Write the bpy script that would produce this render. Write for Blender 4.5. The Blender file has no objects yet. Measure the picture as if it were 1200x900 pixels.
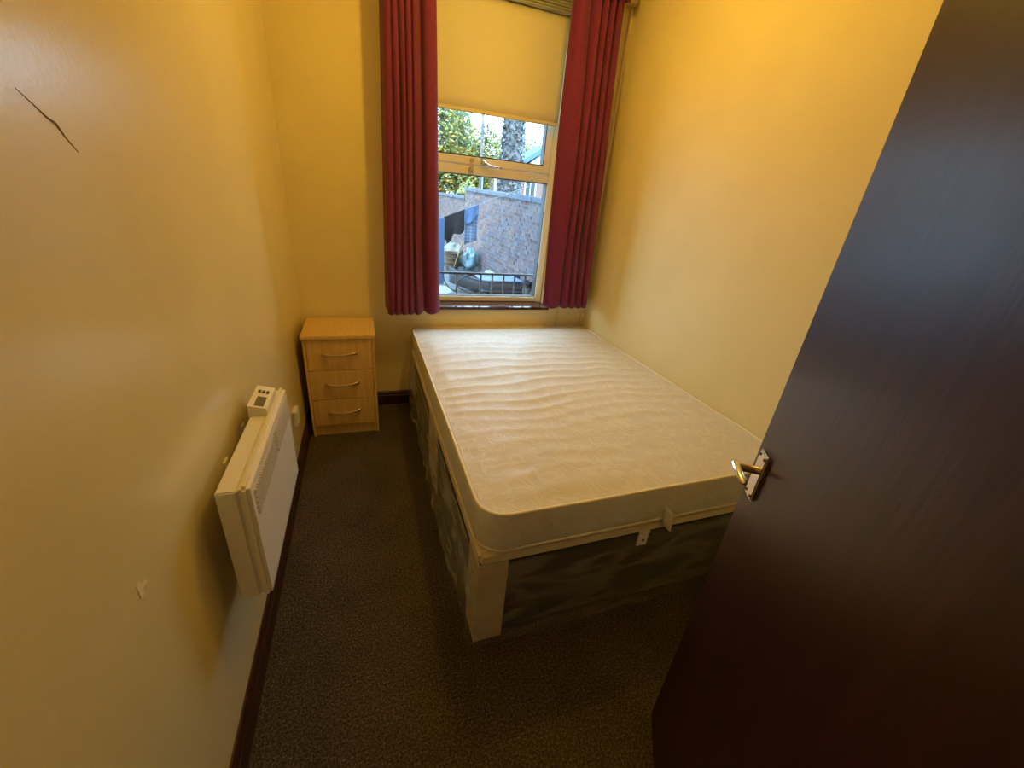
import bpy, bmesh, math, random
from mathutils import Vector, Matrix, noise
random.seed(7)
S = bpy.context.scene
COL = S.collection
PI = math.pi

# ------------------------------------------------------------------ camera
CAM = Vector((0.3955, 0.0, 1.4728))
yaw, pit, rol = 0.3709, 0.4283, 0.0984
f_ = Vector((math.sin(yaw)*math.cos(pit), math.cos(yaw)*math.cos(pit), -math.sin(pit)))
r0 = Vector((math.cos(yaw), -math.sin(yaw), 0)); u0 = r0.cross(f_)
r_ = r0*math.cos(rol) + u0*math.sin(rol); u_ = -r0*math.sin(rol) + u0*math.cos(rol)
cd = bpy.data.cameras.new('camera'); cam = bpy.data.objects.new('camera', cd); COL.objects.link(cam)
cd.sensor_width = 36; cd.sensor_fit = 'HORIZONTAL'; cd.lens = 472.6/1200*36; cd.clip_start = 0.01; cd.clip_end = 300
cam.matrix_world = Matrix(((r_.x, u_.x, -f_.x, CAM.x), (r_.y, u_.y, -f_.y, CAM.y), (r_.z, u_.z, -f_.z, CAM.z), (0, 0, 0, 1)))
S.camera = cam

# ------------------------------------------------------------------ light
W_ = bpy.data.worlds.new('sky'); S.world = W_; W_.use_nodes = True
bg = W_.node_tree.nodes['Background']; bg.inputs[0].default_value = (0.54, 0.80, 1.05, 1); bg.inputs[1].default_value = 9.5
sd = bpy.data.lights.new('sun', 'SUN'); sun = bpy.data.objects.new('sun', sd); COL.objects.link(sun)
sd.energy = 9.0; sd.angle = math.radians(1); sd.color = (1, 0.88, 0.62)
sun.rotation_euler = Vector((0.35, 1.0, -0.72)).to_track_quat('-Z', 'Y').to_euler()
ld = bpy.data.lights.new('ceiling_bulb', 'POINT'); lamp = bpy.data.objects.new('ceiling_bulb', ld); COL.objects.link(lamp)
ld.energy = 25.5; ld.color = (1.0, 0.595, 0.07); ld.shadow_soft_size = 0.035; lamp.location = (1.06, 1.78, 2.45)
hd_ = bpy.data.lights.new('hall_bulb', 'POINT'); hall = bpy.data.objects.new('hall_bulb', hd_); COL.objects.link(hall)
hd_.energy = 7; hd_.color = (1.0, 0.74, 0.42); hd_.shadow_soft_size = 0.10; hall.location = (0.42, -0.85, 2.15)
S.view_settings.view_transform = 'Standard'; S.view_settings.look = 'None'
S.view_settings.exposure = 0.0; S.view_settings.gamma = 1.0; S.view_settings.use_curve_mapping = False

# ------------------------------------------------------------------ materials
def srgb(r, g, b):
    return tuple(((c/255)/12.92 if c/255 <= .04045 else ((c/255+.055)/1.055)**2.4) for c in (r, g, b)) + (1,)
def mat(name, col, rough=.5, metal=0., spec=.5, var=None, vscale=8., bump=0., bscale=60., stretch=(1, 1, 1), sheen=0., detail=4., coat=0., island=None):
    m = bpy.data.materials.new(name); m.use_nodes = True; nt = m.node_tree; N = nt.nodes; L = nt.links
    b = N['Principled BSDF']; b.inputs['Base Color'].default_value = tuple(col)[:3]+(1,)
    b.inputs['Roughness'].default_value = rough; b.inputs['Metallic'].default_value = metal
    b.inputs['Specular IOR Level'].default_value = spec; b.inputs['Sheen Weight'].default_value = sheen
    b.inputs['Coat Weight'].default_value = coat
    tc = N.new('ShaderNodeTexCoord'); mp = N.new('ShaderNodeMapping'); L.new(tc.outputs['Object'], mp.inputs[0])
    mp.inputs['Scale'].default_value = stretch
    if island:
        g = N.new('ShaderNodeNewGeometry'); rp = N.new('ShaderNodeValToRGB'); L.new(g.outputs['Random Per Island'], rp.inputs[0])
        rp.color_ramp.elements.remove(rp.color_ramp.elements[1]); rp.color_ramp.elements[0].color = tuple(island[0])[:3]+(1,)
        for i, c in enumerate(island[1:]):
            e = rp.color_ramp.elements.new((i+1)/(len(island)-1)); e.color = tuple(c)[:3]+(1,)
        L.new(rp.outputs[0], b.inputs['Base Color'])
    elif var is not None:
        n = N.new('ShaderNodeTexNoise'); n.inputs['Scale'].default_value = vscale; n.inputs['Detail'].default_value = detail
        L.new(mp.outputs[0], n.inputs['Vector'])
        rp = N.new('ShaderNodeValToRGB'); L.new(n.outputs['Fac'], rp.inputs[0])
        rp.color_ramp.elements[0].position = .36; rp.color_ramp.elements[1].position = .64
        rp.color_ramp.elements[0].color = tuple(col)[:3]+(1,); rp.color_ramp.elements[1].color = tuple(var)[:3]+(1,)
        L.new(rp.outputs[0], b.inputs['Base Color'])
    if bump:
        n2 = N.new('ShaderNodeTexNoise'); n2.inputs['Scale'].default_value = bscale; n2.inputs['Detail'].default_value = 3
        L.new(mp.outputs[0], n2.inputs['Vector'])
        bp = N.new('ShaderNodeBump'); bp.inputs['Strength'].default_value = bump; bp.inputs['Distance'].default_value = .004
        L.new(n2.outputs['Fac'], bp.inputs['Height']); L.new(bp.outputs[0], b.inputs['Normal'])
    return m

M = {}
M['paint'] = mat('magnolia_paint', (.80, .68, .36), .25, var=(.77, .65, .34), vscale=3, bump=.10, bscale=90)
M['paintmatt'] = mat('magnolia_matt_paint', (.80, .68, .34), .6, var=(.77, .65, .32), vscale=3, bump=.10, bscale=90)
M['ceiling'] = mat('ceiling_paint', (.8, .76, .66), .8)
M['mahogany'] = mat('mahogany', (.055, .017, .013), .32, var=(.034, .010, .009), vscale=5, stretch=(6, 6, .5), bump=.03, bscale=30)
M['doorwood'] = mat('door_veneer', (.036, .010, .010), .34, var=(.024, .006, .007), vscale=4, stretch=(10, 10, .6), bump=.06, bscale=14)
M['upvc'] = mat('cream_frame', (.80, .72, .58), .3)
M['gasket'] = mat('gasket', (.02, .02, .02), .6)
M['chrome'] = mat('chrome', (.72, .70, .67), .18, 1.)
M['brass'] = mat('worn_metal', (.62, .50, .34), .3, 1.)
M['alu'] = mat('rail_metal', (.36, .38, .36), .4, .3)
M['blind'] = mat('blind_fabric', (.72, .66, .50), .8, bump=.1, bscale=300)
M['curtain'] = mat('wine_curtain', (.17, .010, .085), .85, var=(.14, .008, .068), vscale=40, bump=.15, bscale=250, sheen=.15)
M['oak'] = mat('oak_veneer', (.80, .55, .24), .38, var=(.69, .46, .19), vscale=6, stretch=(9, 9, .7), bump=.03, bscale=50)
M['oakdark'] = mat('oak_edge', (.33, .20, .085), .5)
M['enamel'] = mat('white_enamel', (.80, .76, .66), .3)
M['enamelshadow'] = mat('shaded_enamel', (.48, .44, .36), .6)  # enamel darkened in colour to stand in for shade between the fins
M['lcd'] = mat('grey_display', (.13, .12, .09), .2)
M['button'] = mat('button_rubber', (.06, .055, .05), .5)
M['tick'] = mat('cream_ticking', (.74, .66, .47), .55, var=(.68, .60, .42), vscale=30, bump=.2, bscale=140)
M['card'] = mat('cream_card', (.62, .53, .38), .7, var=(.56, .47, .33), vscale=6)
M['darkcloth'] = mat('charcoal_cloth', (.030, .028, .026), .8, bump=.2, bscale=300)
M['whiteplastic'] = mat('white_plastic', (.75, .73, .68), .35)
M['pipe'] = mat('piping_tape', (.82, .74, .54), .5)
M['black_iron'] = mat('black_iron', (.02, .022, .03), .5)
M['concrete'] = mat('concrete', (0.100, 0.110, 0.120), .9, var=(0.065, 0.075, 0.085), vscale=3, bump=.3, bscale=30)
M['coping'] = mat('coping_stone', (0.085, 0.110, 0.140), .85, var=(0.055, 0.075, 0.100), vscale=8, bump=.3, bscale=40)
M['mortar'] = mat('mortar', (0.18, 0.175, 0.175), .95)
M['brick'] = mat('brick', (.2, .1, .08), .9, bump=.4, bscale=60, island=[(.06, .045, .05), (.13, .075, .07), (.10, .085, .095), (.17, .11, .095), (.06, .055, .075), (.13, .12, .135), (.09, .05, .05)])
M['blue'] = mat('blue_paint', (0.065, 0.135, 0.260), .6)
M['bluecloth'] = mat('blue_cloth', (0.100, 0.180, 0.330), .85, var=(0.080, 0.150, 0.290), vscale=30)
M['blackcloth'] = mat('black_cloth', (0.012, 0.014, 0.020), .9)
M['wicker'] = mat('wicker', (0.150, 0.095, 0.055), .8, var=(0.080, 0.045, 0.025), vscale=40)
M['broomwood'] = mat('broom_wood', (0.250, 0.165, 0.090), .6)
M['teal'] = mat('teal_plastic', (0.125, 0.240, 0.280), .4, var=(0.225, 0.310, 0.340), vscale=14)
M['greybag'] = mat('grey_bag', (0.110, 0.150, 0.170), .6, var=(0.160, 0.210, 0.230), vscale=12)
M['greyplastic'] = mat('grey_plastic', (0.050, 0.065, 0.090), .5)
M['paleblue'] = mat('pale_blue_panel', (0.110, 0.180, 0.310), .45)
M['palegreen'] = mat('pale_table', (0.210, 0.275, 0.280), .4)
M['bark'] = mat('ivy_bark', (0.050, 0.065, 0.085), .95, var=(0.110, 0.135, 0.160), vscale=9, detail=8, bump=1., bscale=14)
M['palebark'] = mat('pale_bark', (0.170, 0.180, 0.160), .9, var=(0.090, 0.100, 0.090), vscale=8)
leafA = [(0.025, 0.070, 0.025), (0.070, 0.125, 0.025), (0.180, 0.180, 0.025), (0.250, 0.180, 0.030), (0.060, 0.140, 0.080)]
leafB = [(0.020, 0.080, 0.060), (0.050, 0.130, 0.070), (0.110, 0.180, 0.050), (0.040, 0.100, 0.080)]
leafC = [(0.080, 0.140, 0.050), (0.150, 0.200, 0.070), (0.190, 0.200, 0.060), (0.100, 0.170, 0.100)]
M['leafA'] = mat('yellowing_leaves', (0.100, 0.150, 0.025), .7, island=leafA)
M['leafB'] = mat('green_leaves', (0.050, 0.150, 0.050), .7, island=leafB)
M['leafC'] = mat('pale_leaves', (0.150, 0.200, 0.050), .7, island=leafC)
M['leafI'] = mat('ivy_leaves', (0.050, 0.075, 0.075), .5, island=[(0.025, 0.045, 0.055), (0.060, 0.085, 0.105), (0.110, 0.135, 0.165), (0.040, 0.060, 0.060)])
M['grass'] = mat('grass', (0.060, 0.130, 0.025), .9, var=(0.100, 0.170, 0.035), vscale=20)
M['roof'] = mat('roof_tile', (0.050, 0.130, 0.170), .7, var=(0.040, 0.100, 0.140), vscale=10)
M['render'] = mat('pink_brick_house', (0.170, 0.135, 0.130), .9, var=(0.130, 0.100, 0.100), vscale=30)
M['white'] = mat('white_paint', (0.350, 0.360, 0.360), .5)
M['darkglass'] = mat('dark_pane', (0.015, 0.025, 0.035), .1)

def glass_mat():
    m = bpy.data.materials.new('window_glass'); m.use_nodes = True; nt = m.node_tree; nt.nodes.clear()
    o = nt.nodes.new('ShaderNodeOutputMaterial'); mx = nt.nodes.new('ShaderNodeMixShader')
    t = nt.nodes.new('ShaderNodeBsdfTransparent'); g = nt.nodes.new('ShaderNodeBsdfGlossy'); g.inputs['Roughness'].default_value = .02
    t.inputs[0].default_value = (.93, .96, .97, 1)
    mx.inputs[0].default_value = .05
    nt.links.new(t.outputs[0], mx.inputs[1]); nt.links.new(g.outputs[0], mx.inputs[2]); nt.links.new(mx.outputs[0], o.inputs[0])
    return m
M['glass'] = glass_mat()

def film_mat(name, lo, hi):
    m = bpy.data.materials.new(name); m.use_nodes = True; nt = m.node_tree; N = nt.nodes; L = nt.links; N.clear()
    o = N.new('ShaderNodeOutputMaterial'); mx = N.new('ShaderNodeMixShader'); t = N.new('ShaderNodeBsdfTransparent')
    p = N.new('ShaderNodeBsdfPrincipled'); p.inputs['Base Color'].default_value = (.70, .68, .62, 1); p.inputs['Roughness'].default_value = .22
    tc = N.new('ShaderNodeTexCoord'); mp = N.new('ShaderNodeMapping'); L.new(tc.outputs['Object'], mp.inputs[0])
    mp.inputs['Rotation'].default_value = (.35, .25, 0); mp.inputs['Scale'].default_value = (1.0, 1.0, 3.2)
    n = N.new('ShaderNodeTexNoise'); n.inputs['Scale'].default_value = 3.4; n.inputs['Detail'].default_value = 3; n.inputs['Distortion'].default_value = .25
    L.new(mp.outputs[0], n.inputs['Vector'])
    sb = N.new('ShaderNodeMath'); sb.operation = 'SUBTRACT'; sb.inputs[1].default_value = .5; L.new(n.outputs['Fac'], sb.inputs[0])
    ab = N.new('ShaderNodeMath'); ab.operation = 'ABSOLUTE'; L.new(sb.outputs[0], ab.inputs[0])
    mr = N.new('ShaderNodeMapRange'); mr.inputs[1].default_value = 0; mr.inputs[2].default_value = .10; mr.inputs[3].default_value = hi; mr.inputs[4].default_value = lo
    L.new(ab.outputs[0], mr.inputs[0]); L.new(mr.outputs[0], mx.inputs[0])
    b = N.new('ShaderNodeBump'); b.inputs['Strength'].default_value = .5; b.inputs['Distance'].default_value = .01
    L.new(n.outputs['Fac'], b.inputs['Height']); L.new(b.outputs[0], p.inputs['Normal'])
    L.new(t.outputs[0], mx.inputs[1]); L.new(p.outputs[0], mx.inputs[2]); L.new(mx.outputs[0], o.inputs[0])
    return m
M['film'] = film_mat('polythene_film', .075, .24)
M['film_loose'] = film_mat('loose_polythene_film', .30, .55)

def carpet_mat():
    m = mat('brown_carpet', (.05, .036, .02), .95, spec=.1); nt = m.node_tree; N = nt.nodes; L = nt.links; b = N['Principled BSDF']
    tc = N.new('ShaderNodeTexCoord')
    a = N.new('ShaderNodeTexNoise'); a.inputs['Scale'].default_value = 150; a.inputs['Detail'].default_value = 4; a.inputs['Roughness'].default_value = .75
    c = N.new('ShaderNodeTexNoise'); c.inputs['Scale'].default_value = 4; c.inputs['Detail'].default_value = 3
    L.new(tc.outputs['Object'], a.inputs['Vector']); L.new(tc.outputs['Object'], c.inputs['Vector'])
    rp = N.new('ShaderNodeValToRGB'); L.new(a.outputs['Fac'], rp.inputs[0])
    els = rp.color_ramp.elements; els[0].position = .36; els[0].color = (.032, .024, .019, 1); els[1].position = .68; els[1].color = (.28, .22, .17, 1)
    e = els.new(.52); e.color = (.095, .073, .056, 1)
    mx = N.new('ShaderNodeMix'); mx.data_type = 'RGBA'; mx.blend_type = 'MULTIPLY'; mx.inputs[0].default_value = .5
    r2 = N.new('ShaderNodeValToRGB'); L.new(c.outputs['Fac'], r2.inputs[0]); r2.color_ramp.elements[0].color = (.5, .5, .5, 1)
    r2.color_ramp.elements[0].position = .3; r2.color_ramp.elements[1].position = .65
    L.new(rp.outputs[0], mx.inputs[6]); L.new(r2.outputs[0], mx.inputs[7]); L.new(mx.outputs[2], b.inputs['Base Color'])
    bp = N.new('ShaderNodeBump'); bp.inputs['Strength'].default_value = .9; bp.inputs['Distance'].default_value = .006
    L.new(a.outputs['Fac'], bp.inputs['Height']); L.new(bp.outputs[0], b.inputs['Normal'])
    return m
M['carpet'] = carpet_mat()

def damask_mat():
    m = mat('damask_fabric', (.84, .80, .70), .5, spec=.35); nt = m.node_tree; N = nt.nodes; L = nt.links; b = N['Principled BSDF']
    tc = N.new('ShaderNodeTexCoord')
    n = N.new('ShaderNodeTexNoise'); n.inputs['Scale'].default_value = 8; n.inputs['Detail'].default_value = 1.2; n.inputs['Distortion'].default_value = 2.2
    L.new(tc.outputs['Object'], n.inputs['Vector'])
    r = N.new('ShaderNodeValToRGB'); L.new(n.outputs['Fac'], r.inputs[0])
    r.color_ramp.interpolation = 'EASE'
    r.color_ramp.elements[0].position = .46; r.color_ramp.elements[1].position = .50
    r.color_ramp.elements[0].color = (0, 0, 0, 1); r.color_ramp.elements[1].color = (1, 1, 1, 1)
    e = r.color_ramp.elements.new(.545); e.color = (1, 1, 1, 1); e = r.color_ramp.elements.new(.58); e.color = (0, 0, 0, 1)
    c = N.new('ShaderNodeMix'); c.data_type = 'RGBA'; c.inputs[6].default_value = (.66, .63, .56, 1); c.inputs[7].default_value = (.70, .67, .60, 1)
    L.new(r.outputs[0], c.inputs[0]); L.new(c.outputs[2], b.inputs['Base Color'])
    mr = N.new('ShaderNodeMapRange'); mr.inputs[3].default_value = .62; mr.inputs[4].default_value = .42; L.new(r.outputs[0], mr.inputs[0]); L.new(mr.outputs[0], b.inputs['Roughness'])
    bp = N.new('ShaderNodeBump'); bp.inputs['Strength'].default_value = .16; bp.inputs['Distance'].default_value = .003
    L.new(r.outputs[0], bp.inputs['Height']); L.new(bp.outputs[0], b.inputs['Normal'])
    return m
M['damask'] = damask_mat()

# checked cloth
def check_mat():
    m = mat('checked_cloth', (.2, .3, .5), .9); nt = m.node_tree; N = nt.nodes; L = nt.links; b = N['Principled BSDF']
    tc = N.new('ShaderNodeTexCoord'); mp = N.new('ShaderNodeMapping'); L.new(tc.outputs['Object'], mp.inputs[0]); mp.inputs['Scale'].default_value = (1, .001, 1)
    br = N.new('ShaderNodeTexBrick'); br.offset = 0
    mp.inputs['Rotation'].default_value = (PI/2, 0, 0)
    br.inputs['Scale'].default_value = 9; br.inputs['Mortar Size'].default_value = .06; br.inputs['Brick Width'].default_value = .5; br.inputs['Row Height'].default_value = .5
    br.inputs['Color1'].default_value = (.08,.13,.23,1); br.inputs['Color2'].default_value = (.1,.15,.25,1); br.inputs['Mortar'].default_value = (.22,.27,.34,1)
    L.new(mp.outputs[0], br.inputs['Vector']); L.new(br.outputs['Color'], b.inputs['Base Color'])
    return m
M['check'] = check_mat()

# ------------------------------------------------------------------ mesh helpers
class MB:
    def __init__(s): s.bm = bmesh.new()
    def box(s, x0, x1, y0, y1, z0, z1, bev=0., seg=1):
        v = [s.bm.verts.new(c) for c in ((x0,y0,z0),(x1,y0,z0),(x1,y1,z0),(x0,y1,z0),(x0,y0,z1),(x1,y0,z1),(x1,y1,z1),(x0,y1,z1))]
        fs = [s.bm.faces.new([v[i] for i in q]) for q in ((3,2,1,0),(4,5,6,7),(0,1,5,4),(1,2,6,5),(2,3,7,6),(3,0,4,7))]
        if bev:
            es = list({e for f in fs for e in f.edges})
            bmesh.ops.bevel(s.bm, geom=es, offset=bev, segments=seg, affect='EDGES', clamp_overlap=True)
        return s
    def prism(s, pts, axis, a, b):
        # pts: 2D outline extruded along an axis from a to b
        def P(p, t):
            return {'x': (t, p[0], p[1]), 'y': (p[0], t, p[1]), 'z': (p[0], p[1], t)}[axis]
        A = [s.bm.verts.new(P(p, a)) for p in pts]; B = [s.bm.verts.new(P(p, b)) for p in pts]
        s.bm.faces.new(A[::-1]); s.bm.faces.new(B)
        n = len(pts)
        for i in range(n): s.bm.faces.new((A[i], A[(i+1) % n], B[(i+1) % n], B[i]))
        return s
    def tube(s, pts, r, n=8, closed=False, cap=True, flat=1.0):
        pts = [Vector(p) for p in pts]; rings = []; N = len(pts); up0 = None
        for i, p in enumerate(pts):
            if closed: t = pts[(i+1) % N]-pts[i-1]
            else: t = pts[min(i+1, N-1)]-pts[max(i-1, 0)]
            t.normalize()
            ref = up0 if up0 is not None else (Vector((0, 0, 1)) if abs(t.z) < .9 else Vector((1, 0, 0)))
            a = t.cross(ref); 
            if a.length < 1e-4: a = t.orthogonal()
            a.normalize(); b = a.cross(t); up0 = b
            rr = r[i] if isinstance(r, (list, tuple)) else r
            rings.append([s.bm.verts.new(p + a*math.cos(2*PI*k/n)*rr + b*math.sin(2*PI*k/n)*rr*flat) for k in range(n)])
        for i in range(N if closed else N-1):
            A, B = rings[i], rings[(i+1) % N]
            for k in range(n): s.bm.faces.new((A[k], A[(k+1) % n], B[(k+1) % n], B[k]))
        if cap and not closed: s.bm.faces.new(rings[0][::-1]); s.bm.faces.new(rings[-1])
        return s
    def lathe(s, prof, c=(0, 0, 0), n=24, axis='z'):
        rings = []
        for r, h in prof:
            ring = []
            for k in range(n):
                x, y = r*math.cos(2*PI*k/n), r*math.sin(2*PI*k/n)
                v = {'z': (x, y, h), 'y': (x, h, y), 'x': (h, x, y)}[axis]
                ring.append(s.bm.verts.new((v[0]+c[0], v[1]+c[1], v[2]+c[2])))
            rings.append(ring)
        for A, B in zip(rings, rings[1:]):
            for k in range(n): s.bm.faces.new((A[k], A[(k+1) % n], B[(k+1) % n], B[k]))
        s.bm.faces.new(rings[0][::-1]); s.bm.faces.new(rings[-1])
        return s
    def grid(s, fn, nu, nv):
        V = [[s.bm.verts.new(fn(i/nu, j/nv)) for i in range(nu+1)] for j in range(nv+1)]
        for j in range(nv):
            for i in range(nu): s.bm.faces.new((V[j][i], V[j][i+1], V[j+1][i+1], V[j+1][i]))
        return V
    def build(s, name, m, parent=None, smooth=False, origin=None, solid=0., angle=None):
        bmesh.ops.recalc_face_normals(s.bm, faces=s.bm.faces)
        me = bpy.data.meshes.new(name); 
        o = bpy.data.objects.new(name, me); COL.objects.link(o)
        org = Vector(origin) if origin is not None else None
        if parent is not None:
            o.parent = parent
            root = parent
            off = Vector((0, 0, 0))
            while root is not None:
                off += Vector(root.location); root = root.parent
            if org is not None: o.location = org-off
            else: org = off
            bmesh.ops.translate(s.bm, verts=s.bm.verts, vec=-org)
            if origin is None: o.location = (0, 0, 0)
        elif org is not None:
            bmesh.ops.translate(s.bm, verts=s.bm.verts, vec=-org); o.location = org
        s.bm.to_mesh(me); s.bm.free()
        me.materials.append(M[m] if isinstance(m, str) else m)
        if smooth:
            for p in me.polygons: p.use_smooth = True
            if angle:
                me.set_sharp_from_angle(angle=math.radians(angle))
        if solid:
            md = o.modifiers.new('solid', 'SOLIDIFY'); md.thickness = solid; md.offset = 0
        return o
def thing(name, loc, label, cat, group=None):
    o = bpy.data.objects.new(name, None); COL.objects.link(o); o.location = loc; o.empty_display_size = .05
    return tag(o, label, cat, group)
def tag(o, label, cat, group=None):
    o['label'] = label; o['category'] = cat
    if group: o['group'] = group
    return o
def struct(o, label=None):
    o['kind'] = 'structure'
    if label: o['label'] = label
    return o
def stuff(o): o['kind'] = 'stuff'; return o

# ------------------------------------------------------------------ setting
WX, DY, CH = 2.036, 2.807, 2.72          # room width, back wall, ceiling height
FY = -0.12                               # inner face of the front wall (camera stands in its doorway)
OUT = 3.14                               # outer face of the back wall
struct(MB().box(-.15, WX+.15, -1.6, OUT, -.12, 0).build('floor', 'carpet'), 'worn dark brown speckled carpet')
struct(MB().box(-.15, WX+.15, -1.6, OUT, CH, CH+.25).build('ceiling', 'ceiling'))
wl = struct(MB().box(-.15, 0, -1.6, OUT, 0, CH).build('wall_left', 'paint'), 'magnolia painted wall with a scratch and small filler mark')
struct(MB().box(WX, WX+.15, -1.6, OUT, 0, CH).build('wall_right', 'paintmatt'), 'magnolia painted wall beside the bed')
# back wall with window opening, carried up as the house's outer wall
WX0, WX1, WZ0, WZ1 = .745, 1.722, .722, 2.56
mb = MB()
mb.box(0, WX0, DY, OUT, 0, CH); mb.box(WX1, WX, DY, OUT, 0, CH); mb.box(WX0, WX1, DY, OUT, 0, WZ0); mb.box(WX0, WX1, DY, OUT, WZ1, CH)
struct(mb.build('wall_back', 'paintmatt'), 'magnolia painted wall around the window')
struct(MB().box(-4, 7, OUT-.28, OUT, CH+.25, 5.6).build('trim_5', 'render'), 'upper outer wall of the house')
struct(MB().box(-4, -.15, OUT-.28, OUT, -.4, CH+.25).build('trim_6', 'render'))
struct(MB().box(WX+.15, 7, OUT-.28, OUT, -.4, CH+.25).build('trim_7', 'render'))
# front wall with doorway, hall beyond
mb = MB(); mb.box(.78, WX, FY-.12, FY, 0, CH); mb.box(0, .78, FY-.12, FY, 2.03, CH)
struct(mb.build('wall_front', 'paint'))
struct(MB().box(0, WX, -1.6, -1.48, 0, CH).build('wall_hall', 'paint'))
# skirting
def skirt_profile(h=.105, t=.018): return [(0, 0), (t, 0), (t, h*.70), (t*.75, h*.76), (t*.62, h*.9), (t*.3, h), (0, h)]
struct(MB().prism([(x, z) for x, z in skirt_profile()], 'y', FY, DY).build('baseboard_left', 'mahogany'), 'dark mahogany skirting board')
struct(MB().prism([(DY-x, z) for x, z in skirt_profile()], 'x', .018, WX).build('baseboard_back', 'mahogany'), 'dark mahogany skirting board')
struct(MB().prism([(WX-x, z) for x, z in skirt_profile()], 'y', .3, DY-.018).build('baseboard_right', 'mahogany'), 'dark mahogany skirting board')
# cable trunking in the corner and seam in the wall below the sill
tr = struct(MB().box(WX-.022, WX, DY-.016, DY, .105, 2.585, .003).build('trim_1', 'paint'), 'painted cable trunking in the corner')
MB().box(WX-.055, WX, DY-.05, DY, 2.585, 2.66, .006, 2).build('junction_box', 'paint', tr)
struct(MB().box(1.800, 1.812, DY-.009, DY, .105, WZ0+.3, .002).build('trim_2', 'paint'), 'narrow vertical cover strip below the window')
# marks on the left wall
mb = MB()
sp = [(.779, 1.543), (.800, 1.531), (.823, 1.517), (.838, 1.512), (.852, 1.496), (.874, 1.478)]
mb.tube([(0.0002, y, z) for y, z in sp], [.0005, .0008, .0016, .0022, .0012, .0005], 5)
mb.build('scratch', mat('bare_plaster', (.30, .24, .16), .9), wl)
mb = MB(); mb.box(-.001, .0012, .64, .652, .79, .82); mb.box(-.001, .001, .652, .668, .80, .806); mb.build('filler_mark', mat('filler', (.78, .68, .42), .8), wl)

# ---- window
win = bpy.data.objects.new('window_1', None); COL.objects.link(win); win.location = ((WX0+WX1)/2, 2.960, WZ0); struct(win, 'cream framed window, fixed pane below an opening top sash')
FX0, FX1, F0, F1 = .750, 1.717, .745, 2.555
def frame_rect(mb, x0, x1, z0, z1, w, y0, y1, b=.004):
    mb.box(x0, x0+w, y0, y1, z0, z1, b); mb.box(x1-w, x1, y0, y1, z0, z1, b)
    mb.box(x0+w, x1-w, y0, y1, z0, z0+w, b); mb.box(x0+w, x1-w, y0, y1, z1-w, z1, b)
mb = MB()
mb.box(FX0, FX0+.052, 2.955, 3.025, F0, F1, .005); mb.box(FX1-.052, FX1, 2.955, 3.025, F0, F1, .005)
mb.box(FX0+.052, FX1-.052, 2.955, 3.025, F0, F0+.036, .004); mb.box(FX0+.052, FX1-.052, 2.955, 3.025, F1-.05, F1, .004)
mb.box(FX0+.052, FX1-.052, 2.955, 3.025, 1.594, 1.650, .004)
mb.build('window_frame', 'upvc', win)
mb = MB(); frame_rect(mb, FX0+.054, FX1-.054, 1.652, F1-.052, .050, 2.945, 3.005, .006); sash = mb.build('opening_sash', 'upvc', win)
mb = MB()
frame_rect(mb, FX0+.050, FX1-.050, F0+.034, 1.596, .006, 2.966, 3.024, 0); frame_rect(mb, FX0+.102, FX1-.102, 1.70, F1-.10, .006, 2.948, 3.004, 0)
mb.build('gasket', 'gasket', win)
MB().box(FX0+.052, FX1-.052, 2.978, 2.984, F0+.034, 1.596).build('glass_pane', 'glass', win)
MB().box(FX0+.104, FX1-.104, 2.966, 2.972, 1.70, F1-.102).build('glass_pane', 'glass', win)
# cockspur handle on the sash rail and cable restrictor
mb = MB(); mb.box(1.165, 1.195, 2.933, 2.946, 1.652, 1.700, .003, 2); mb.tube([(1.18, 2.938, 1.682), (1.18, 2.922, 1.678)], .008, 10)
h = mb.build('handle_base', 'chrome', win, True, angle=40)
MB().tube([(1.172, 2.920, 1.684), (1.19, 2.915, 1.668), (1.215, 2.913, 1.655), (1.25, 2.915, 1.652), (1.305, 2.918, 1.652)], [.009, .010, .009, .008, .006], 10).build('handle_lever', 'chrome', h, True)
mb = MB(); mb.lathe([(.020, 0), (.020, -.010), (.013, -.022)], (1.105, 2.955, 1.622), 14, 'y'); mb.lathe([(.014, 0), (.014, -.016)], (1.105, 2.945, 1.678), 12, 'y')
rs = mb.build('restrictor_mount', 'brass', win, True, angle=40)
MB().tube([(1.105+.030*math.cos(t)+.02, 2.928, 1.655+.042*math.sin(t)) for t in [i*PI/8-PI*.9 for i in range(13)]], .0022, 6).build('restrictor_cable', 'upvc', rs, True)
# sill board
MB().box(WX0+.002, WX1-.002, 2.782, 2.957, WZ0+.001, WZ0+.021, .004, 2).build('window_sill', mat('gloss_sill', (.05, .016, .014), .08), win)
# outside stone sill
MB().box(WX0-.06, WX1+.06, 3.026, OUT+.06, WZ0-.06, WZ0+.02, .006).build('stone_sill', 'coping', win)

# ------------------------------------------------------------------ bed
BX, BY0, BY1 = .687, .887, 2.787
bed = thing('divan_base', ((BX+2.02)/2, (BY0+BY1)/2, 0), 'divan bed base with charcoal sides and cream corners, wrapped in clear polythene', 'bed base')
ZB, ZT = .438, .385
spl = 1.83
for a, b in ((BY0+.006, spl-.003), (spl+.003, BY1)):
    MB().box(BX+.008, 2.012, a, b, .03, ZT, .004).build('side_panel', 'darkcloth', bed)
    MB().box(BX, 2.02, a-.006 if a < 1 else a, b, ZT-.002, ZB, .012, 3).build('top_border', 'tick', bed, True, angle=50)
def guard(x0, x1, y0, y1): MB().box(x0, x1, y0, y1, .012, ZT+.004, .003).build('corner_guard', 'card', bed)
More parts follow.
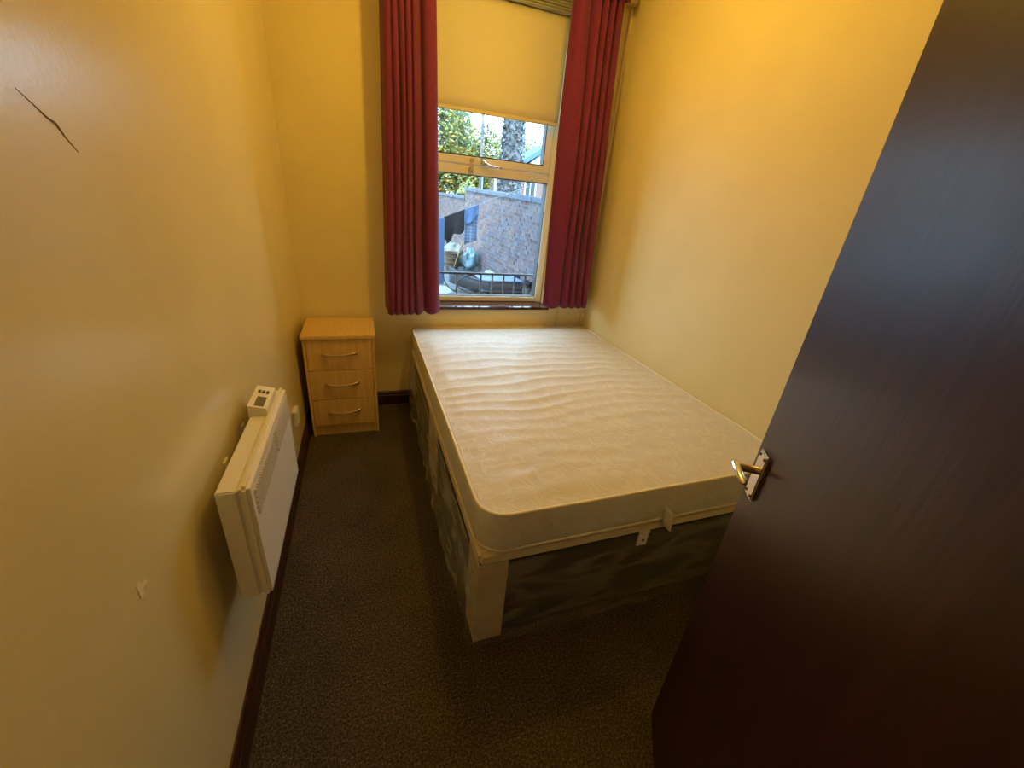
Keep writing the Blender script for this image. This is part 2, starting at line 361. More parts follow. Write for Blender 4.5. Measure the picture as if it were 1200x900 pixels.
# L shaped cream corners, and the ones at the join of the two halves
for pts in ([(BX+.001, BY0), (BX+.105, BY0), (BX+.105, BY0+.006), (BX+.007, BY0+.006), (BX+.007, BY0+.12), (BX+.001, BY0+.12)],
            [(2.019, BY0), (2.019, BY0+.12), (2.013, BY0+.12), (2.013, BY0+.006), (1.915, BY0+.006), (1.915, BY0)],
            [(BX+.001, BY1), (BX+.001, BY1-.12), (BX+.007, BY1-.12), (BX+.007, BY1-.002), (BX+.1, BY1-.002), (BX+.1, BY1+.004), (BX+.001, BY1+.004)]):
    MB().prism(pts, 'z', .012, ZT+.002).build('corner_guard', 'card', bed)
guard(BX+.001, BX+.008, 1.70, spl-.004); guard(BX+.001, BX+.008, spl+.004, 1.96)
# steel link plate on the foot end
mb = MB(); mb.box(1.305, 1.350, BY0-.004, BY0+.004, .325, .375, .002); lk = mb.build('link_plate', 'whiteplastic', bed)
MB().lathe([(.006, 0), (.006, -.003)], (1.328, BY0-.003, .352), 10, 'y').build('link_hole', 'button', lk)
mb = MB(); mb.box(1.305, 1.352, BY0-.005, BY0+.003, .380, .398, .002); mb.build('link_plate', 'whiteplastic', bed)
# polythene wrap hanging on the left side and foot end
def film():
    mb = MB()
    path = [(BX, BY1), (BX, BY0), (2.02, BY0)]
    L1 = BY1-BY0; L2 = 2.02-BX; T = L1+L2
    def fn(u, v):
        s = u*T; z = (ZT+.002)*(1-v)
        if s < L1: p = Vector((BX, BY1-s, 0)); n = Vector((-1, 0, 0)); d = abs(s-L1)
        else: p = Vector((BX+s-L1, BY0, 0)); n = Vector((0, -1, 0)); d = abs(s-L1)
        if d < .03:
            q = d/.03; n = (Vector((-1, 0, 0))*(1 if s < L1 else 0)+Vector((0, -1, 0))*(0 if s < L1 else 1))*(.5+.5*q)+Vector((-1, -1, 0)).normalized()*(.5-.5*q)
        side = 1.0 if s < L1 else .55
        k = noise.noise(Vector((s*2.6, z*1.2, 3.1)))*.5+noise.noise(Vector((s*7, z*5+s*3, 9.1)))*.35+noise.noise(Vector((s*17, z*14-s*6, 5)))*.16
        slack = .004+side*(.018+.034*k)*min(1, v*2.2)+max(0, v-.75)*.05*side*(.4+k)
        slack = max(slack, .0035)
        zz = max(.004, z+ (noise.noise(Vector((s*4, 0, 1)))*.016+.008)*v)
        p = p+n*slack; return (p.x, p.y, zz)
    mb.grid(fn, 260, 34)
    o = mb.build('polythene_wrap', 'film', bed, True)
    o.data.materials.append(M['film_loose'])
    for p in o.data.polygons:
        if abs(p.normal.x) > abs(p.normal.y) and p.center.y+(BY0+BY1)/2 > BY0+.02: p.material_index = 1
    return o
film()

# ---- mattress
mt = thing('mattress', (1.36, 1.84, ZB), 'cream damask double mattress with rippled top on the divan base', 'mattress')
mx0, mx1, my0, my1, mz0, mz1, mr = .692, 2.026, .885, 2.787, ZB+.003, .598, .085
def mattress():
    mb = MB(); bm = mb.bm
    nu = 90
    ys = []
    nv = 150
    for j in range(8): ys.append(my0+mr*(1-math.cos(PI/2*j/8)))
    m = nv
    for j in range(m+1): ys.append(my0+mr+(my1-my0-2*mr)*j/m)
    for j in range(1, 9): ys.append(my1-mr+mr*math.sin(PI/2*j/8))
    def inset(y):
        if y < my0+mr: d = my0+mr-y
        elif y > my1-mr: d = y-(my1-mr)
        else: return 0
        return mr-math.sqrt(max(0, mr*mr-d*d))
    def topz(x, y):
        e = min(x-mx0, mx1-x, y-my0, my1-y); e = max(0, min(1, e/.07))
        v = (y-my0)/(my1-my0); u = (x-mx0)/(mx1-mx0)
        ph = y*66 + 5*noise.noise(Vector((x*1.6, y*1.3, 0))) + 3*noise.noise(Vector((x*4, y*3, 2)))
        amp = (.0060*math.exp(-((v-.60)/.34)**2)*(1-.72*u)+.0006)*(1+.8*noise.noise(Vector((x*3, y*7, 4))))
        r = (1-abs(math.sin(ph/2)))**1.2
        puff = .010*(1-abs(2*u-1)**3)*(1-abs(2*v-1)**4)
        q = .004*noise.noise(Vector((x*3.2, y*4.5, 7)))+.0022*noise.noise(Vector((x*11, y*16, 1)))
        return mz1-.006+e*(.004+puff+amp*r*1.6+q)
    V = []
    for y in ys:
        a = inset(y); row = []
        for i in range(nu+1):
            t = i/nu; t = .5-.5*math.cos(PI*t)*(.35)-.5*(1-2*t)*.65 if True else t
            x = mx0+a+(mx1-mx0-2*a)*t
            row.append(bm.verts.new((x, y, topz(x, y))))
        V.append(row)
    for j in range(len(V)-1):
        for i in range(nu): bm.faces.new((V[j][i], V[j][i+1], V[j+1][i+1], V[j+1][i]))
    loop = V[0][:] + [r[-1] for r in V[1:]] + V[-1][-2::-1] + [r[0] for r in V[-2:0:-1]]
    cx, cy = (mx0+mx1)/2, (my0+my1)/2
    pos = [v.co.copy() for v in loop]
    prev = loop
    n = len(loop)
    nr = []
    for i in range(n):
        t = pos[(i+1) % n]-pos[i-1]; t.z = 0; t.normalize(); nr.append(Vector((t.y, -t.x, 0)))
    for k, (off, fz) in enumerate(((.004, .93), (.006, .75), (.004, .5), (.006, .25), (.003, .05), (0, 0))):
        ring = []
        for i in range(n):
            o = off+.004*noise.noise(Vector((pos[i].x*7, pos[i].y*7, fz*3)))*(1 if 0 < fz < .93 else 0)
            if pos[i].y > my1-.01 or pos[i].x > mx1-.01: o = 0
            p = pos[i]+nr[i]*o; ring.append(bm.verts.new((p.x, p.y, mz0+(mz1-.006-mz0)*fz)))
        for i in range(n): bm.faces.new((prev[i], ring[i], ring[(i+1) % n], prev[(i+1) % n]))
        prev = ring
    bm.faces.new(prev)
    o = mb.build('mattress_body', 'damask', mt, True, angle=70)
    step = 2
    def cord(z, off, r):
        pts = []
        for i in range(0, n, step):
            p = pos[i]+nr[i]*off; pts.append((min(p.x, mx1-.001), min(p.y, my1), z + .0035*noise.noise(Vector((p.x*5, p.y*5, z)))))
        # drop duplicates
        q = [pts[0]]
        for p in pts[1:]:
            if (Vector(p)-Vector(q[-1])).length > .004: q.append(p)
        return MB().tube(q, r, 6, closed=True)
    cord(mz1-.004, .002, .0058).build('piping', 'pipe', mt, True)
    cord(mz0+.006, .002, .0055).build('piping', 'pipe', mt, True)
mattress()
# folded cream sewn label
mb = MB()
mb.grid(lambda u, v: (1.372+.048*u+.016*v, my0-.012-.012*math.sin(u*PI*.9), .425+.095*(1-v)-.045*u), 8, 4)
mb.build('sewn_label', 'pipe', mt, True, solid=.0015)

# ------------------------------------------------------------------ curtains and blind
def curtain(name, label, b, t, zb0, zb1, ztop, yc, phases, depth, outer=-1):
    ob = thing(name, ((b[0]+b[1])/2, yc, zb0), label, 'curtain', 'wine red curtains')
    nu = 140; nv = 40
    mb = MB()
    def ph(u):   # cumulative phase through folds of uneven width
        acc = 0
        for k, w in enumerate(phases):
            if u <= acc+w or k == len(phases)-1: return k+(u-acc)/w
            acc += w
    def fn(u, v):
        x0 = b[0]+(t[0]-b[0])*v; x1 = b[1]+(t[1]-b[1])*v
        p = ph(u); wob = .08*noise.noise(Vector((u*3, v*2.2, yc)))
        s = math.sin((p+wob*3)*2*PI)
        dd = depth*(1-.25*v)*(1+.35*noise.noise(Vector((u*6, v*1.5, 8))))
        x = x0+(x1-x0)*u + .010*math.sin((p+.25)*2*PI)*(1-.3*v)
        y = yc + dd*s + .010*noise.noise(Vector((u*4, v*3, 2)))
        zb = zb0+(zb1-zb0)*u+.006*math.sin((p+.2)*2*PI)
        uo = u if outer < 0 else 1-u
        if uo < .07:  # outer edge bent back to the wall, added to block daylight leaking behind
            q = 1-uo/.07; x = (x0 if outer < 0 else x1)+.006*math.sin(q*5)*(1 if outer < 0 else -1); y = y*(1-q)+(DY-.035)*q if q > .3 else y+(DY-.035-y)*q
        return (x, y, zb+(ztop-zb)*v)
    mb.grid(fn, nu, nv)
    mb.build('curtain_cloth', 'curtain', ob, True, solid=.004)
    mb = MB()
    mb.grid(lambda u, v: (t[0]+(t[1]-t[0])*u, yc-.028+.012*math.sin(ph(u)*2*PI), ztop-.075+.075*v), 100, 2)
    mb.build('heading_tape', 'curtain', ob, True, solid=.003)
    return ob
cy = 2.630
curtain('curtain', 'wine red pleated curtain hanging left of the window, nearest the bedside cabinet', (.524, .846), (.560, .800), .742, .746, 2.60, cy, [.13, .12, .12, .13, .16, .34], .030)
curtain('curtain', 'wine red pleated curtain hanging right of the window, in the corner above the bed', (1.585, 1.975), (1.537, 1.888), .786, .792, 2.60, cy, [.34, .18, .15, .13, .11, .09], .030, 1)
rail = thing('curtain_rail', (1.25, 2.63, 2.60), 'metal curtain rail above the window carrying the wine red curtains', 'curtain rail')
MB().box(.50, 1.96, 2.612, 2.648, 2.605, 2.635, .004).build('rail_track', 'alu', rail)
for x in (.56, 1.25, 1.92): MB().box(x-.012, x+.012, 2.62, DY, 2.635, 2.655, .003).build('rail_bracket', 'alu', rail)

bl = thing('roller_blind', (1.25, 2.84, 2.46), 'cream roller blind half drawn over the top of the window', 'blind')
MB().grid(lambda u, v: (.775+.868*u, 2.858+.0015*math.sin(u*9), 1.932+(2.51-1.932)*v), 20, 6) if False else None
mb = MB(); mb.grid(lambda u, v: (.780+.868*u, 2.860+.0012*math.sin(u*11+v*2), 1.932+.578*v), 24, 8); mb.build('blind_fabric', 'blind', bl, True, solid=.0015)
MB().box(.780, 1.648, 2.853, 2.866, 1.926, 1.948, .004, 2).build('bottom_bar', 'blind', bl)
mb = MB(); mb.lathe([(.024, .778), (.024, 1.650)], (0, 2.85, 2.522), 20, 'x'); mb.build('roller_tube', 'alu', bl, True, angle=40)
mb = MB()
for k in range(5): mb.box(.772, 1.656, 2.812+.003*(k % 2), 2.826, 2.486+.014*k, 2.497+.014*k, .002)
mb.box(.772, 1.656, 2.822, 2.834, 2.483, 2.555); mb.build('head_rail', 'alu', bl)

# ------------------------------------------------------------------ bedside cabinet
bx0, bx1, by0, by1, bz = .038, .430, 2.425, 2.785, .668
cab = thing('bedside_cabinet', ((bx0+bx1)/2, (by0+by1)/2, 0), 'light oak veneer bedside cabinet with three drawers in the far left corner', 'cabinet')
MB().box(bx0-.006, bx1+.006, by0-.014, by1+.003, bz-.022, bz, .003, 2).build('cabinet_top', 'oak', cab)
mb = MB(); mb.box(bx0, bx0+.016, by0, by1, .0, bz-.022, .0015); mb.box(bx1-.016, bx1, by0, by1, .0, bz-.022, .0015); mb.box(bx0+.016, bx1-.016, by1-.01, by1, .03, bz-.022); mb.box(bx0+.016, bx1-.016, by0+.03, by1-.01, .060, .072)
mb.build('cabinet_carcass', 'oak', cab)
MB().box(bx0+.016, bx1-.016, by0+.012, by0+.028, 0.0, .066, .001).build('plinth', 'oak', cab)
dz = [.070, .255, .447, bz-.024]
for k in range(3):
    z0, z1 = dz[k]+.002, dz[k+1]-.002
    d = MB().box(bx0+.018, bx1-.018, by0-.002, by0+.016, z0, z1, .002).build('drawer', 'oak', cab)
    zc = z0+(z1-z0)*.56; xc = (bx0+bx1)/2; hw = .092
    pts = []; rr = []
    for i in range(15):
        t = i/14*2-1
        pts.append((xc+hw*t, by0-.006-.022*(1-abs(t)**3), zc-.006*(1-t*t)+.003*t)); rr.append(.0055+.0055*abs(t)**2)
    MB().tube(pts, rr, 8).build('handle', 'brass', d, True)

# ------------------------------------------------------------------ panel heater
hx0, hx1, hy0, hy1, hz0, hz1 = .040, .112, .895, 1.455, .442, .806
ht = thing('panel_heater', (.0, (hy0+hy1)/2, hz0), 'white electric panel heater fixed to the left wall', 'heater')
MB().box(hx0, hx1-.026, hy0+.002, hy1-.002, hz0+.006, hz1-.008, .004, 2).build('back_casing', 'enamel', ht, True, angle=40)
mb = MB()
gy0, gy1, gz0, gz1 = hy0+.028, hy1-.025, hz1-.108, hz1-.034
xf0, xf1 = hx1-.026, hx1
mb.box(xf0, xf1, hy0, hy1, hz0, hz1, .009, 4)
mid = (gy0+gy1)/2+.02
mb.build('front_panel', 'enamel', ht, True, angle=40)
MB().box(xf1-.004, xf1+.0006, gy0, gy1, gz0, gz1).build('grille_shade_back', 'enamelshadow', ht)  # plate sits proud of the panel, its darker colour imitates a shaded recess
mb = MB()
for a, b in ((gy0, mid-.008), (mid+.008, gy1)):
    n = 22
    for i in range(1, n): 
        y = a+(b-a)*i/n; mb.box(xf1-.002, xf1+.004, y-.0026, y+.0026, gz0, gz1)
    for j in range(1, 5):
        z = gz0+(gz1-gz0)*j/5; mb.box(xf1-.002, xf1+.0025, a, b, z-.0016, z+.0016)
stuff(mb.build('grille', 'enamel', ht))
cb = MB().prism([(hx0-.004, hz1-.06), (hx1-.026, hz1-.06), (hx1-.024, hz1+.014), (hx0-.002, hz1+.028)], 'y', hy1-.190, hy1-.040).build('control_box', 'enamel', ht)
def top_pt(s, y, dzz=0.): return (hx0-.002+(hx1-.022-hx0)*s, y, hz1+.028-.014*s+dzz)
def pad(s0, s1, y0, y1, h, name, m, par):
    mb = MB(); v = [mb.bm.verts.new(c) for c in (top_pt(s0, y0, -.001), top_pt(s1, y0, -.001), top_pt(s1, y1, -.001), top_pt(s0, y1, -.001), top_pt(s0, y0, h), top_pt(s1, y0, h), top_pt(s1, y1, h), top_pt(s0, y1, h))]
    for q in ((3,2,1,0),(4,5,6,7),(0,1,5,4),(1,2,6,5),(2,3,7,6),(3,0,4,7)): mb.bm.faces.new([v[i] for i in q])
    return mb.build(name, m, par)
pad(.30, .80, hy1-.180, hy1-.118, .0012, 'display', 'lcd', cb)
for k in range(3): pad(.22+.22*k, .36+.22*k, hy1-.092, hy1-.076, .003, 'button', 'button', cb)
for y in (1.116, 1.312):
    mb = MB(); mb.tube([(0.0, y, hz1-.085), (hx0+.01, y, hz1-.085)], .010, 10); mb.lathe([(.013, .016), (.013, .026)], (0, y, hz1-.085), 12, 'x'); mb.box(0, .005, y-.014, y+.014, hz1-.30, hz1-.06)
    mb.build('wall_bracket', 'enamel', ht, True, angle=40)
sp = thing('fused_spur', (0, 2.11, .33), 'white fused spur plate on the left wall beyond the heater', 'wall switch')
MB().box(0, .022, 2.068, 2.154, .285, .371, .004, 2).build('face_plate', 'whiteplastic', sp)
MB().box(.021, .026, 2.098, 2.124, .315, .342, .002).build('rocker_switch', 'whiteplastic', sp)

# ------------------------------------------------------------------ door
HX, HY = .775, -.10
ex, ey = 1.189, .515
dvec = Vector((ex-HX, ey-HY, 0)); DL = dvec.length; ang = math.atan2(dvec.y, dvec.x)
door = bpy.data.objects.new('door_1', None); COL.objects.link(door); door.location = (HX, HY, 0); struct(door, 'open dark mahogany flush door with lever handle')
def dbuild(mb, name, m, parent=door, smooth=False, angle=None):
    # geometry given in door space: x along the leaf from the hinge, +y face towards the room's left
    bmesh.ops.transform(mb.bm, matrix=Matrix.Translation(Vector((HX, HY, 0))) @ Matrix.Rotation(ang, 4, 'Z'), verts=mb.bm.verts)
    return mb.build(name, m, parent, smooth, angle=angle)
dbuild(MB().box(0, DL, -.040, 0, .008, 1.985, .002), 'door_leaf', 'doorwood')
for z in (.22, 1.75):
    dbuild(MB().tube([(-.004, .006, z-.05), (-.004, .006, z+.05)], .007, 10), 'hinge', 'brass', smooth=True, angle=40)
px = DL-.050
hp = dbuild(MB().box(px-.021, px+.021, 0, .009, .932, 1.044, .003, 2), 'handle_plate', 'chrome')
mb = MB()
for sx in (-1, 1):
    for z in (.942, 1.034): mb.lathe([(.004, .0085), (.0035, .0105)], (px+sx*.013, 0, z), 10, 'y')
dbuild(mb, 'screws', 'button', hp, True, 40)
mb = MB(); mb.tube([(px, .008, 1.000), (px, .046, 1.000)], .0085, 12)
lv = dbuild(mb, 'handle_spindle', 'brass', hp, True, 40)
mb = MB(); mb.tube([(px+.010, .049, 1.000), (px-.012, .050, 1.000), (px-.034, .049, .999), (px-.054, .047, .998), (px-.060, .046, .998)], [.0095, .0095, .008, .007, .004], 12, flat=.85)
dbuild(mb, 'handle_lever', 'chrome', hp, True, 50)
# door lining
mb = MB(); mb.box(.752, .78, FY-.125, FY+.005, 0, 2.03); mb.box(0, .752, FY-.125, FY+.005, 2.0, 2.03)
struct(mb.build('trim_3', 'mahogany'), 'dark door lining')

# ------------------------------------------------------------------ outside
gz = -.30
struct(MB().box(-6, 12, 7.3, 40, gz-.2, gz).build('yard_ground', 'concrete'), 'grey concrete back yard')
pt = struct(MB().box(-6, 3.2, OUT, 7.3, gz-.2, -.02).build('patio', 'concrete'), 'raised concrete terrace under the window')

# railing right outside the window
rl = thing('window_railing', (1.3, 3.25, .73), 'black iron guard railing just outside the window', 'railing')
mb = MB(); mb.box(.60, 1.84, 3.238, 3.264, .890, .906, .002); mb.build('top_rail', 'black_iron', rl)
MB().box(.60, 1.84, 3.243, 3.259, .50, .512, .002).build('bottom_rail', 'black_iron', rl)
for x in (.715, .812, .909, 1.096, 1.296, 1.393, 1.493, 1.590, 1.687):
    MB().tube([(x, 3.251, .505), (x, 3.251, .897)], .0082, 8).build('bar', 'black_iron', rl, True)
for pts in ([(1.015+.0*i, 0, 0) for i in range(0)] or [(.985+.11*(1-math.cos(t)), 3.251, .897-.115*math.sin(t)-.02*t) for t in [i*.19 for i in range(9)]],
            [(1.30-.20*math.sin(t), 3.251, .80+.095*math.cos(t)) for t in [i*.19-.1 for i in range(9)]],
            [(1.10+.07*i/8*2.4, 3.251, .80-.075*(i/8)**.6) for i in range(9)]):
    MB().tube(pts, .005, 6).build('scroll', 'black_iron', rl, True)
for x in (.66, 1.80): MB().box(x-.01, x+.01, OUT, 3.243, .60, .62).build('fixing', 'black_iron', rl)

# brick boundary wall
bw = thing('brick_wall', (3.2, 10, gz), 'weathered brick yard wall with stone coping, running away on the right', 'wall')
def zt(y): return 1.445+.023*(y-6.4) if y < 12.27 else 1.36+.005*(y-12.27)
mb = MB()
mb.prism([(4.6, gz-.2), (12.27, gz-.2), (12.27, zt(12.26)), (4.6, zt(4.6))], 'x', 3.215, 3.42); mb.prism([(12.27, gz-.2), (19, gz-.2), (19, zt(19)), (12.27, zt(12.28))], 'x', 3.225, 3.42)
mb.build('mortar_core', 'mortar', bw)
mb = MB(); rows = 23; ch = .0765
for y0 in [4.6]:
    for rrow in range(24):
        y = 4.6+(.1125 if rrow % 2 else 0)
        while y < 18.9:
            if y < 12.27-.2 or y > 12.27:
                yy = y+.215
                top = zt(y); hgt = (top-gz)/24
                z0 = gz+hgt*rrow; z1 = z0+hgt-.011; d = random.uniform(0, .010)
                mb.box(3.200+d, 3.23, y, yy-.0, z0+.005, z1)
            y += .226
stuff(mb.build('bricks', 'brick', bw))
y = 4.6
while y < 19:
    L = .62 if y < 12 else .8
    e = min(y+L-.012, 12.27) if y < 12.27 else y+L-.012
    a = zt(y) if y < 12.27 else zt(12.3); b2 = zt(e-.001)
    d = random.uniform(-.008, .008)
    mb = MB(); mb.prism([(y, a), (e, b2), (e, b2+.075+d), (y, a+.075+d)], 'x', 3.165+d, 3.46)
    mb.build('coping_stone', 'coping', bw)
    y = e+.012

# blue gate board on the left
gt = thing('blue_gate', (1.40, 7.6, gz), 'blue painted board gate at the left edge of the window view', 'gate')
x = 1.05
while x < 1.70:
    MB().box(x, x+.118, 7.6, 7.63, gz+.02, 1.06, .004).build('board', 'blue', gt); x += .124
for z in (.0, .8): MB().box(1.05, 1.668, 7.632, 7.66, z, z+.09, .003).build('ledge', 'blue', gt)
# clothes line and washing
ln = thing('clothes_line', (2.3, 7.55, 1.2), 'thin washing line stretched across the yard to the brick wall', 'washing line')
LA, LB = Vector((1.63, 7.73, 1.0)), Vector((3.20, 7.36, 1.70))
def lp(t): 
    p = LA.lerp(LB, t); p.z -= .0*math.sin(PI*t); return p
MB().tube([lp(i/10) for i in range(11)], .004, 5).build('line', 'white', ln, True)
MB().box(1.60, 1.66, 7.70, 7.76, gz, 1.10, .004).build('post', 'broomwood', ln)
def hang(name, label, cat, m, t0, t1, drop, seed, rag=.05, fold=.02, kx=0):
    p0, p1 = lp(t0), lp(t1); mid = (p0+p1)/2
    mb = MB()
    def fn(u, v):
        p = p0.lerp(p1, u); 
        z = p.z+.01-drop(u)*v
        yy = p.y-.012-fold*math.sin(u*9+seed)*v-.02*v*noise.noise(Vector((u*4, v*3, seed)))
        return (p.x+kx*v+.03*v*noise.noise(Vector((v*4, seed, u)))*rag*10, yy, z)
    mb.grid(fn, 26, 22)
    o = mb.build(name, m, None, True, origin=mid, solid=.006)
    return tag(o, label, cat)
hang('black_garment', 'black garment hanging on the washing line in the yard', 'clothing', 'blackcloth', .095, .325, lambda u: .37+.025*math.sin(u*9+.4)+.09*max(0, min(1, (u-.12)*14, (.48-u)*14)), 1.3)
hang('checked_towel', 'blue checked towel hanging low beside the black garment', 'towel', 'check', .325, .470, lambda u: .60, 2.1, .01)
p0 = lp(.325)
tw = hang('blue_towel', 'plain blue cloth folded over the checked towel on the washing line', 'towel', 'bluecloth', .318, .468, lambda u: .23+.03*math.sin(u*5), 3.3, .01)
tw.location.y -= .035

# clutter below the washing
cr = thing('wicker_basket', (2.50, 10.42, gz), 'brown wicker basket standing under the black garment', 'basket')
mb = MB(); mb.lathe([(.15, gz), (.17, gz+.14), (.20, gz+.42), (.18, gz+.42), (.14, gz+.04)], (2.50, 10.42, 0), 24); mb.build('basket_body', 'wicker', cr, True, angle=50)
for zz, rr_ in ((.10, .167), (.20, .178), (.30, .188), (.42, .198)):
    MB().tube([(2.50+rr_*math.cos(2*PI*i/20), 10.42+rr_*math.sin(2*PI*i/20), gz+zz) for i in range(20)], .017, 6, closed=True).build('basket_rim' if zz > .4 else 'basket_weave', 'wicker', cr, True)
def blob(name, m, c, r, seed, amp=.25, n=4):
    bm = bmesh.new(); bmesh.ops.create_icosphere(bm, subdivisions=n, radius=1)
    for v in bm.verts:
        q = v.co.copy()
        k = 1+amp*noise.noise(q*1.7+Vector((seed, 0, 0)))-amp*.9*abs(noise.noise(q*3.3+Vector((0, seed, 0))))+amp*.35*noise.noise(q*9+Vector((0, seed, 0)))
        w = 1.0 if q.z < .3 else 1.0-.35*(q.z-.3)/.7
        sx = (abs(q.x)**.8)*(1 if q.x > 0 else -1); sz = (abs(q.z)**.7)*(1 if q.z > 0 else -1)
        v.co = Vector((c[0]+sx*r[0]*k*w, c[1]+q.y*r[1]*k*w, max(c[2]-r[2]*.97, c[2]+sz*r[2]*k)))
    mb = MB(); mb.bm.free(); mb.bm = bm
    return mb.build(name, m, None, True, origin=(c[0], c[1], c[2]-r[2]*.97))
tag(blob('grey_sack', 'greybag', (2.62, 11.1, -.02), (.34, .2, .30), 3, .35), 'pale grey sack standing behind the wicker basket', 'sack')
tag(blob('teal_sack', 'teal', (2.96, 10.35, -.02), (.18, .16, .30), 8, .5), 'turquoise plastic sack leaning by the brick wall', 'sack')
tag(MB().tube([(2.46, 10.12, gz), (2.70, 10.12, .46)], .018, 8).build('broom_handle', 'broomwood', None, True, origin=(2.46, 10.12, gz)), 'bare wooden broom handle leaning across the wicker basket', 'broom')

# boat shaped tub on the terrace
tb = thing('garden_tub', (2.4, 6.65, -.02), 'long grey boat shaped tub with pale blue panels on the terrace', 'tub')
mb = MB()
def hull(u, v):
    x = 1.72+1.36*u; w = .30*min(1, (u/.42)**.75 if u > 0 else 0)+.015
    a = PI*(v-.5); zz = -.02+.24-.22*math.cos(a)**.6 if abs(math.cos(a)) > 1e-6 else .22
    lift = .14*max(0, 1-u/.38)**1.6
    return (x, 6.72+w*math.sin(a), zz+lift+.0)
mb.grid(hull, 36, 14); mb.build('hull', 'greyplastic', tb, True, solid=.012)
rim = [hull(i/36, 0) for i in range(37)][::-1]+[hull(i/36, 1) for i in range(1, 37)]
MB().tube(rim, .018, 6).build('rim', 'coping', tb, True)
for k in range(3):
    xa = 2.20+.245*k; MB().box(xa, xa+.235, 6.47, 6.96, .205, .225, .006).build('blue_panel', 'paleblue', tb)
    MB().box(xa, xa+.235, 6.455, 6.475, .04, .222, .004).build('blue_panel', 'paleblue', tb)
po = thing('plant_pot', (2.93, 6.28, -.02), 'small grey pot with a dark plant in front of the right end of the tub', 'plant pot')
mb = MB(); mb.lathe([(.045, .0), (.075, .18), (.065, .18), (.05, .16)], (2.93, 6.28, -.02), 16); mb.build('pot', 'greybag', po, True, angle=50)
b = blob('plant', 'blackcloth', (2.93, 6.28, .20), (.09, .08, .07), 4, .5); b.parent = po; b.location = Vector(b.location)-Vector(po.location)

# pale round table
ta = thing('garden_table', (1.335, 6.2, -.02), 'pale round garden table at the left edge of the window view', 'table')
mb = MB(); mb.lathe([(.30, .10), (.335, .11), (.335, .125), (.30, .13)], (1.335, 6.2, 0), 36); mb.build('table_top', 'palegreen', ta, True, angle=40)
for k in range(3):
    a = k*2*PI/3+.5; MB().tube([(1.335+.2*math.cos(a), 6.2+.2*math.sin(a), .10), (1.335+.24*math.cos(a), 6.2+.24*math.sin(a), -.02)], .016, 8).build('leg', 'palegreen', ta, True)
tag(MB().box(3.02, 3.17, 8.6, 9.2, gz, gz+.24, .02, 2).build('white_tray', 'white', None, origin=(3.1, 8.9, gz)), 'small white box by the foot of the brick wall', 'box')

# ---- trees beyond the wall
def leaves(mb, c, r, n, size, hollow=.3):
    for _ in range(n):
        while True:
            v = Vector((random.uniform(-1, 1), random.uniform(-1, 1), random.uniform(-1, 1)))
            if hollow < v.length < 1: break
        k = 1+.35*noise.noise(v*2.3+Vector(c))
        p = Vector((c[0]+v.x*r[0]*k, c[1]+v.y*r[1]*k, c[2]+v.z*r[2]*k))
        a = Vector((random.gauss(0, 1), random.gauss(0, 1), random.gauss(0, .7))).normalized(); b = a.orthogonal().normalized()
        s = size*random.uniform(.6, 1.3)
        bm = mb.bm; bm.faces.new([bm.verts.new(p+a*s), bm.verts.new(p+b*s*.55), bm.verts.new(p-a*s), bm.verts.new(p-b*s*.55)])
def tree(name, label, base, h, tr, crowns, leaf, bark, n, size, group=None):
    t = thing(name, base, label, 'tree', group)
    bx, by, bz_ = base
    pts = [(bx+.08*noise.noise(Vector((bx, i, 0))), by+.08*noise.noise(Vector((by, i, 3))), bz_+h*i/8) for i in range(9)]
    MB().tube(pts, [tr*(1.15-.6*i/8) for i in range(9)], 10).build('trunk', bark, t, True)
    mb = MB()
    for c, r in crowns: leaves(mb, c, r, n, size)
    stuff(mb.build('foliage', leaf, t))
    return t
G = 'trees beyond the yard wall'
tree('leafy_tree', 'tree with yellowing leaves behind the lower far wall', (3.7, 19.0, gz), 6.0, .12, [((3.6, 19, 3.6), (1.5, 1.2, 1.6)), ((4.3, 18.8, 2.4), (.95, .8, 1.1)), ((2.7, 19.2, 1.9), (1.0, .9, 1.1)), ((3.5, 19, 6.0), (1.5, 1.3, 1.8))], 'leafA', 'bark', 3600, .085, G)
tree('leafy_tree', 'green tree in the gap between the pole and the ivy covered trunk', (5.3, 22.5, gz), 5.6, .12, [((5.65, 22.5, 2.9), (.6, .8, 1.2)), ((5.0, 22.5, 4.2), (.7, .8, 1.0))], 'leafB', 'palebark', 1700, .09, G)
tree('leafy_tree', 'golden leaved tree close behind the coping beside the pole', (4.75, 17.0, gz), 3.4, .08, [((4.98, 17, 2.85), (.58, .45, 1.1)), ((4.7, 17, 2.3), (.6, .4, .8)), ((4.5, 17.2, 2.1), (.45, .4, .6))], 'leafA', 'palebark', 1900, .065, G)
tree('leafy_tree', 'pale green bushy tree behind the far house', (10.0, 26.6, gz), 5.0, .12, [((10.0, 26.6, 3.9), (1.2, .9, 1.1)), ((9.0, 26.6, 4.2), (.8, .8, .9))], 'leafC', 'palebark', 1500, .10, G)
iv = thing('ivy_tree', (5.41, 15.0, gz), 'thick blue grey ivy covered tree trunk beyond the wall', 'tree', None)
MB().tube([(5.40, 15, gz), (5.40, 15, 1.5), (5.40, 15, 2.8), (5.38, 15, 4.2), (5.38, 15, 6.5)], [.42, .37, .33, .32, .26], 16).build('trunk', 'bark', iv, True)
mb = MB()
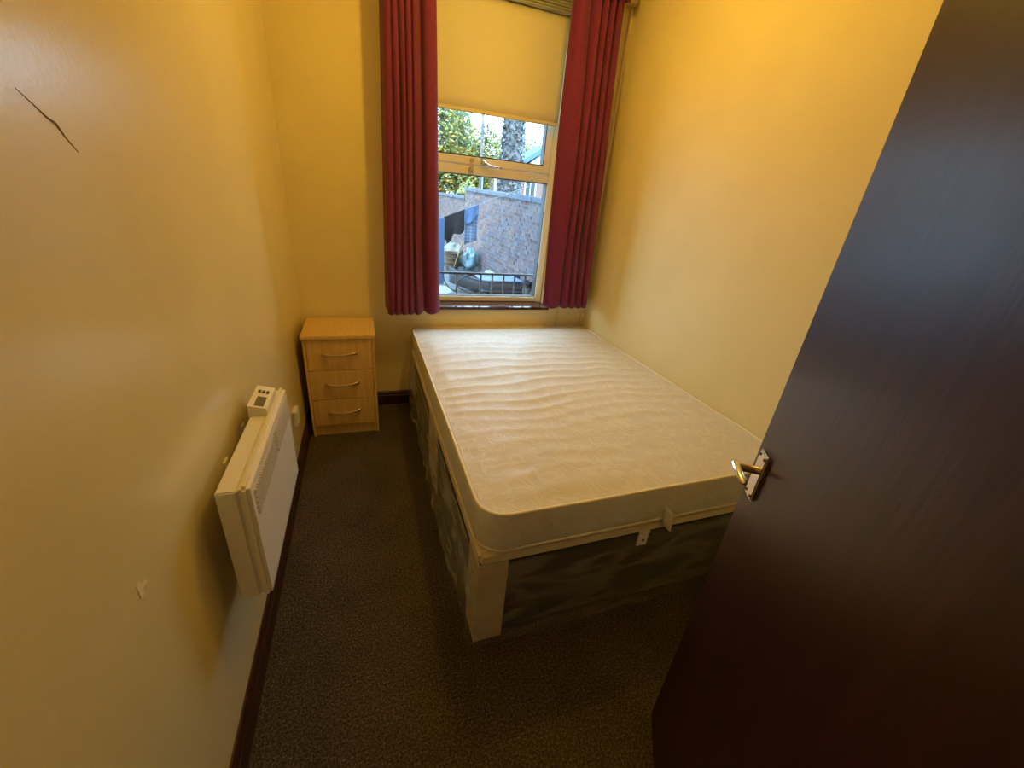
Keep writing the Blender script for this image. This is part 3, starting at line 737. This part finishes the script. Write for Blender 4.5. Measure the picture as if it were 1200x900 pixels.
for _ in range(2600):
    a = random.uniform(0, 2*PI); z = random.uniform(1.0, 6.2); r = .35+random.uniform(0, .10)-.012*z
    p = Vector((5.40+r*math.cos(a), 15+r*math.sin(a), z)); d = Vector((random.gauss(0, 1), random.gauss(0, 1), random.gauss(0, 1))).normalized(); e = d.orthogonal()
    s = random.uniform(.04, .075); bm = mb.bm; bm.faces.new([bm.verts.new(p+d*s), bm.verts.new(p+e*s*.8), bm.verts.new(p-d*s), bm.verts.new(p-e*s*.8)])
stuff(mb.build('ivy_leaves', 'leafI', iv))
tag(MB().tube([(4.35, 15, gz), (4.31, 15, 5.5)], .045, 10).build('lamp_post', 'leafI' if False else 'bark', None, True, origin=(4.35, 15, gz)), 'thin grey pole standing in front of the trees', 'pole')
hd = thing('hedge', (3.4, 15.2, gz), 'bright green bush just behind the lower wall', 'hedge')
mb = MB(); leaves(mb, (4.15, 16.0, 1.35), (.42, .4, .55), 900, .07); leaves(mb, (4.5, 16.2, 1.2), (.5, .4, .5), 500, .07)
o = stuff(mb.build('hedge_leaves', 'leafC', hd)); MB().tube([(4.1, 16, gz), (4.1, 16, 1.3)], .05, 8).build('stem', 'bark', hd, True); 
# wooden posts with white paint beyond the wall
for px_, lab in ((4.52, 'white post beyond the wall, left of the ivy trunk'), (5.05, 'white post just left of the ivy trunk')):
    tag(MB().box(px_-.05, px_+.05, 15.5, 15.6, gz, 2.55, .01).build('white_post', 'white', None, origin=(px_, 15.55, gz)), lab, 'post')
# house beyond on the right
hs = thing('far_house', (8.6, 19, gz), 'pinkish brick house with blue grey roof beyond the wall', 'house')
MB().box(6.6, 12, 18, 24, gz, 2.75).build('house_wall', 'render', hs)
mb = MB(); mb.prism([(17.7, 2.72), (21, 3.3), (24.3, 2.72), (24.3, 2.6), (17.7, 2.6)], 'x', 6.5, 12.3); mb.build('house_roof', 'roof', hs)
mb = MB(); mb.prism([(6.6, 2.82), (7.95, 3.70), (9.3, 2.82), (9.3, 2.64), (7.95, 3.50), (6.6, 2.64)], 'y', 17.7, 19.5); mb.build('house_roof', 'roof', hs)
for x in (7.05, 7.95, 9.2):
    w = MB().box(x, x+.55, 17.95, 18.02, 1.35, 2.35).build('window', 'white', hs)
    MB().box(x+.07, x+.25, 17.94, 17.96, 1.42, 2.28).build('pane', 'darkglass', w); MB().box(x+.30, x+.48, 17.94, 17.96, 1.42, 2.28).build('pane', 'darkglass', w)
mb = MB(); mb.prism([(6.9, 2.70), (9.0, 2.70), (7.95, 3.49)], 'y', 17.85, 19.3); mb.build('gable', 'white', hs)
